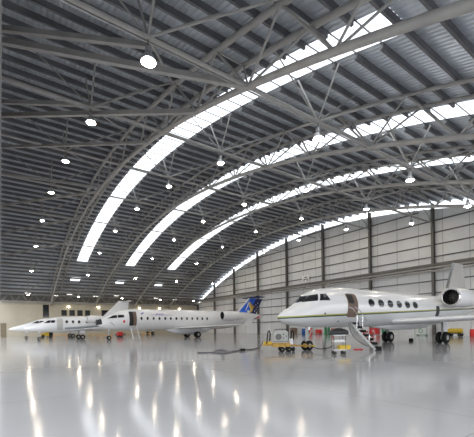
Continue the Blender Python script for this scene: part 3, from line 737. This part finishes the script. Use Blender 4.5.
b = MB(); p = at_gable(321, 1.0); b.box((p.x, p.y-.8, .0), (p.x+.08, p.y+.9, 1.15)); tag(b.build('white_board', M['white_flat']), 'white board leaning behind the red tool cabinet', 'board')
drum(325.2, 'green', 'green gas cylinder, left one of the pair right of the red tool cabinet', .2, 1.25)
drum(328.6, 'green', 'green gas cylinder, right one of the pair right of the red tool cabinet', .2, 1.25)
drum(332.5, 'red', 'red slim drum right of the green cylinders', .26, .95)
drum(336.0, 'white_flat', 'white slim drum left of the airstair', .26, 1.1)
# red trolley behind the airstair, its cross of light painted white
c = cabinet(374.5, 'red', 'bright red cabinet with a cross of light painted white behind the airstair', 1.1, 1.0, .7, dx=2.6)
for a_, b_ in (((-.30), (.30)),):
    b = MB(); b.box((-.38, -.18, .55), (-.366, .18, .63)); b.box((-.38, -.05, .42), (-.366, .05, .76)); b.build('painted_cross_light', M['white_flat'], c)
cabinet(366.0, 'red', 'faded red low cabinet left of the bright red cabinet', .7, .6, .6, dx=2.0, drawers=2)
drum(384.0, 'green', 'green drum right of the bright red cabinet', .3, 1.0, 1.4)
# white cart with green hose
p = at_gable(422, 1.6); o = empty('hose_cart', p, 'white cart with a green hose ring and green frame by the gable wall', 'cart')
b = MB(); b.cbox((-.35, -.7, .12), (.35, .7, .95), .04); b.build('body', M['white_flat'], o)
b = MB()
for y in (-.72, .72): b.tube((-.37, y, .1), (-.37, y, 1.0), .03, 6)
b.tube((-.37, -.72, .12), (-.37, .72, .12), .03, 6); b.build('frame', M['green'], o)
b = MB(); b.path([(-.40, .22*math.cos(a), .62+.24*math.sin(a)) for a in [2*math.pi*i/20 for i in range(21)]], .035, 6); b.build('hose', M['green'], o, True)
for y in (-.5, .5): wheel(o, -.2, y, .08, .06); wheel(o, .2, y, .08, .06)
# yellow bowser
p = at_gable(455, 3.0); o = rot_empty('yellow_bowser', p, 0, 'yellow wheeled tank trolley by the gable wall under the right wing', 'trolley')
b = MB(); b.lathe((0, -.75, .62), (0, 1, 0), [(0, .05), (.05, .22), (.15, .27), (1.35, .27), (1.45, .22), (1.5, .05)], 18, True); b.build('tank', M['yellow'], o, True)
b = MB(); b.box((-.25, -.7, .28), (.25, .7, .36)); b.bar((0, .7, .32), (0, 1.3, .5), .05); b.build('chassis', M['steel_dark'], o)
for y in (-.5, .5):
    for x in (-.25, .25): wheel(o, x, y, .2, .1, (1,0,0))
drum(472.5, 'red', 'red drum at the right edge by the gable wall', .28, .8, 2.5)
# items under the airliner
p = Vector((.8*0, 0, 0))
def at_y(px, U):
    t_ = (px-237)/338; return Vector((U*(.819*t_+.574)/(.819-.574*t_), U, 0))
p = at_y(120.5, 55); o = empty('red_ground_heater', p, 'red wheeled ground unit behind the nose of the regional airliner', 'ground unit')
b = MB(); b.cbox((-.55, -.35, .22), (.25, .35, .85), .05); b.build('body', M['red'], o)
b = MB(); b.lathe((.25, 0, .45), (1, 0, 0), [(0, .2), (.5, .16), (.52, .02)], 14, True); b.build('duct', M['steel_dark'], o)
for x in (-.35, .1):
    for y in (-.35, .35): wheel(o, x, y, .16, .08)
for k, (px, U, L, lb) in enumerate(((60, 54, 1.8, 'long low orange stand under the nearest small jet'), (94, 56, 1.3, 'low orange stand under the tail end of the nearest small jet'), (106, 47.0, 1.4, 'low orange stand just left of the airliner nose wheel'), (146, 50, 1.2, 'low orange stand right of the airliner stairs'))):
    o = empty('orange_stand', at_y(px, U), lb, 'stand')
    b = MB(); b.box((-L/2, -.3, .52), (L/2, .3, .60)); b.build('platform', M['orange'], o)
    for x in (-L/2+.1, L/2-.1):
        for y in (-.25, .25): b = MB(); b.tube((x, y, 0), (x, y, .53), .025, 6); b.build('leg', M['orange'], o)
p = at_y(46.5, 66); o = empty('yellow_tug', p, 'small yellow and black tug behind the nose gear of the nearest small jet', 'tug')
b = MB(); b.cbox((-.9, -.5, .3), (.3, .5, .8), .06); b.cbox((-.2, -.5, .8), (.3, .5, 1.3), .06); b.build('body', M['yellow'], o)
b = MB(); b.cbox((.3, -.5, .3), (.9, .5, .9), .06); b.build('hood', M['rubber'], o)
for x in (-.6, .6):
    for y in (-.5, .5): wheel(o, x, y, .26, .16)
# sign on the gable wall
y_s = at_gable(306.3, .2).y
sg = empty('wall_sign', (D-.22, y_s, 9.6), 'small white sign with a dark mark on the gable wall above the jet', 'sign')
b = MB(); b.box((-.04, -.85, -.62), (0, .85, .62)); b.build('board', mat('white_sign', (.93,.93,.93), .4), sg)
b = MB(); b.box((-.055, -.30, .18), (-.04, .22, .36)); b.box((-.055, -.45, -.45), (-.04, -.30, .05)); b.box((-.055, .28, -.4), (-.04, .45, .05)); b.box((-.055, -.3, -.12), (-.04, .3, .02)); b.build('dark_mark', M['dark'], sg)

# ------------------------------------------------------------------ camera, light
cam = bpy.data.cameras.new('camera'); co = bpy.data.objects.new('camera', cam); COL.objects.link(co)
cam.sensor_width = 36; cam.sensor_fit = 'HORIZONTAL'; cam.lens = 338/474*36; cam.shift_y = (327-218.5)/474; cam.clip_end = 500
# looks along (0.574, 0.819) horizontally with a slight roll
view = Vector((.5736, .8192, 0)); right = Vector((.8192, -.5736, 0)); up = Vector((0, 0, 1))
rho = math.atan(.014)
r2 = right*math.cos(rho) - up*math.sin(rho)*-1*-1; u2 = up*math.cos(rho) + right*math.sin(rho)
R = Matrix((r2, u2, -view)).transposed()
co.matrix_world = Matrix.Translation((0, 0, H)) @ R.to_4x4()
sc = bpy.context.scene; sc.camera = co
w = bpy.data.worlds.new('overcast_sky'); sc.world = w; w.use_nodes = True
bgn = w.node_tree.nodes['Background']; bgn.inputs['Color'].default_value = (.93, .96, 1.0, 1); bgn.inputs['Strength'].default_value = 3.0
sc.view_settings.view_transform = 'Standard'; sc.view_settings.look = 'None'; sc.view_settings.gamma = 1; sc.view_settings.use_curve_mapping = False
sc.view_settings.exposure = -0.15
sc.cycles.max_bounces = 8; sc.cycles.diffuse_bounces = 5; sc.cycles.transparent_max_bounces = 8
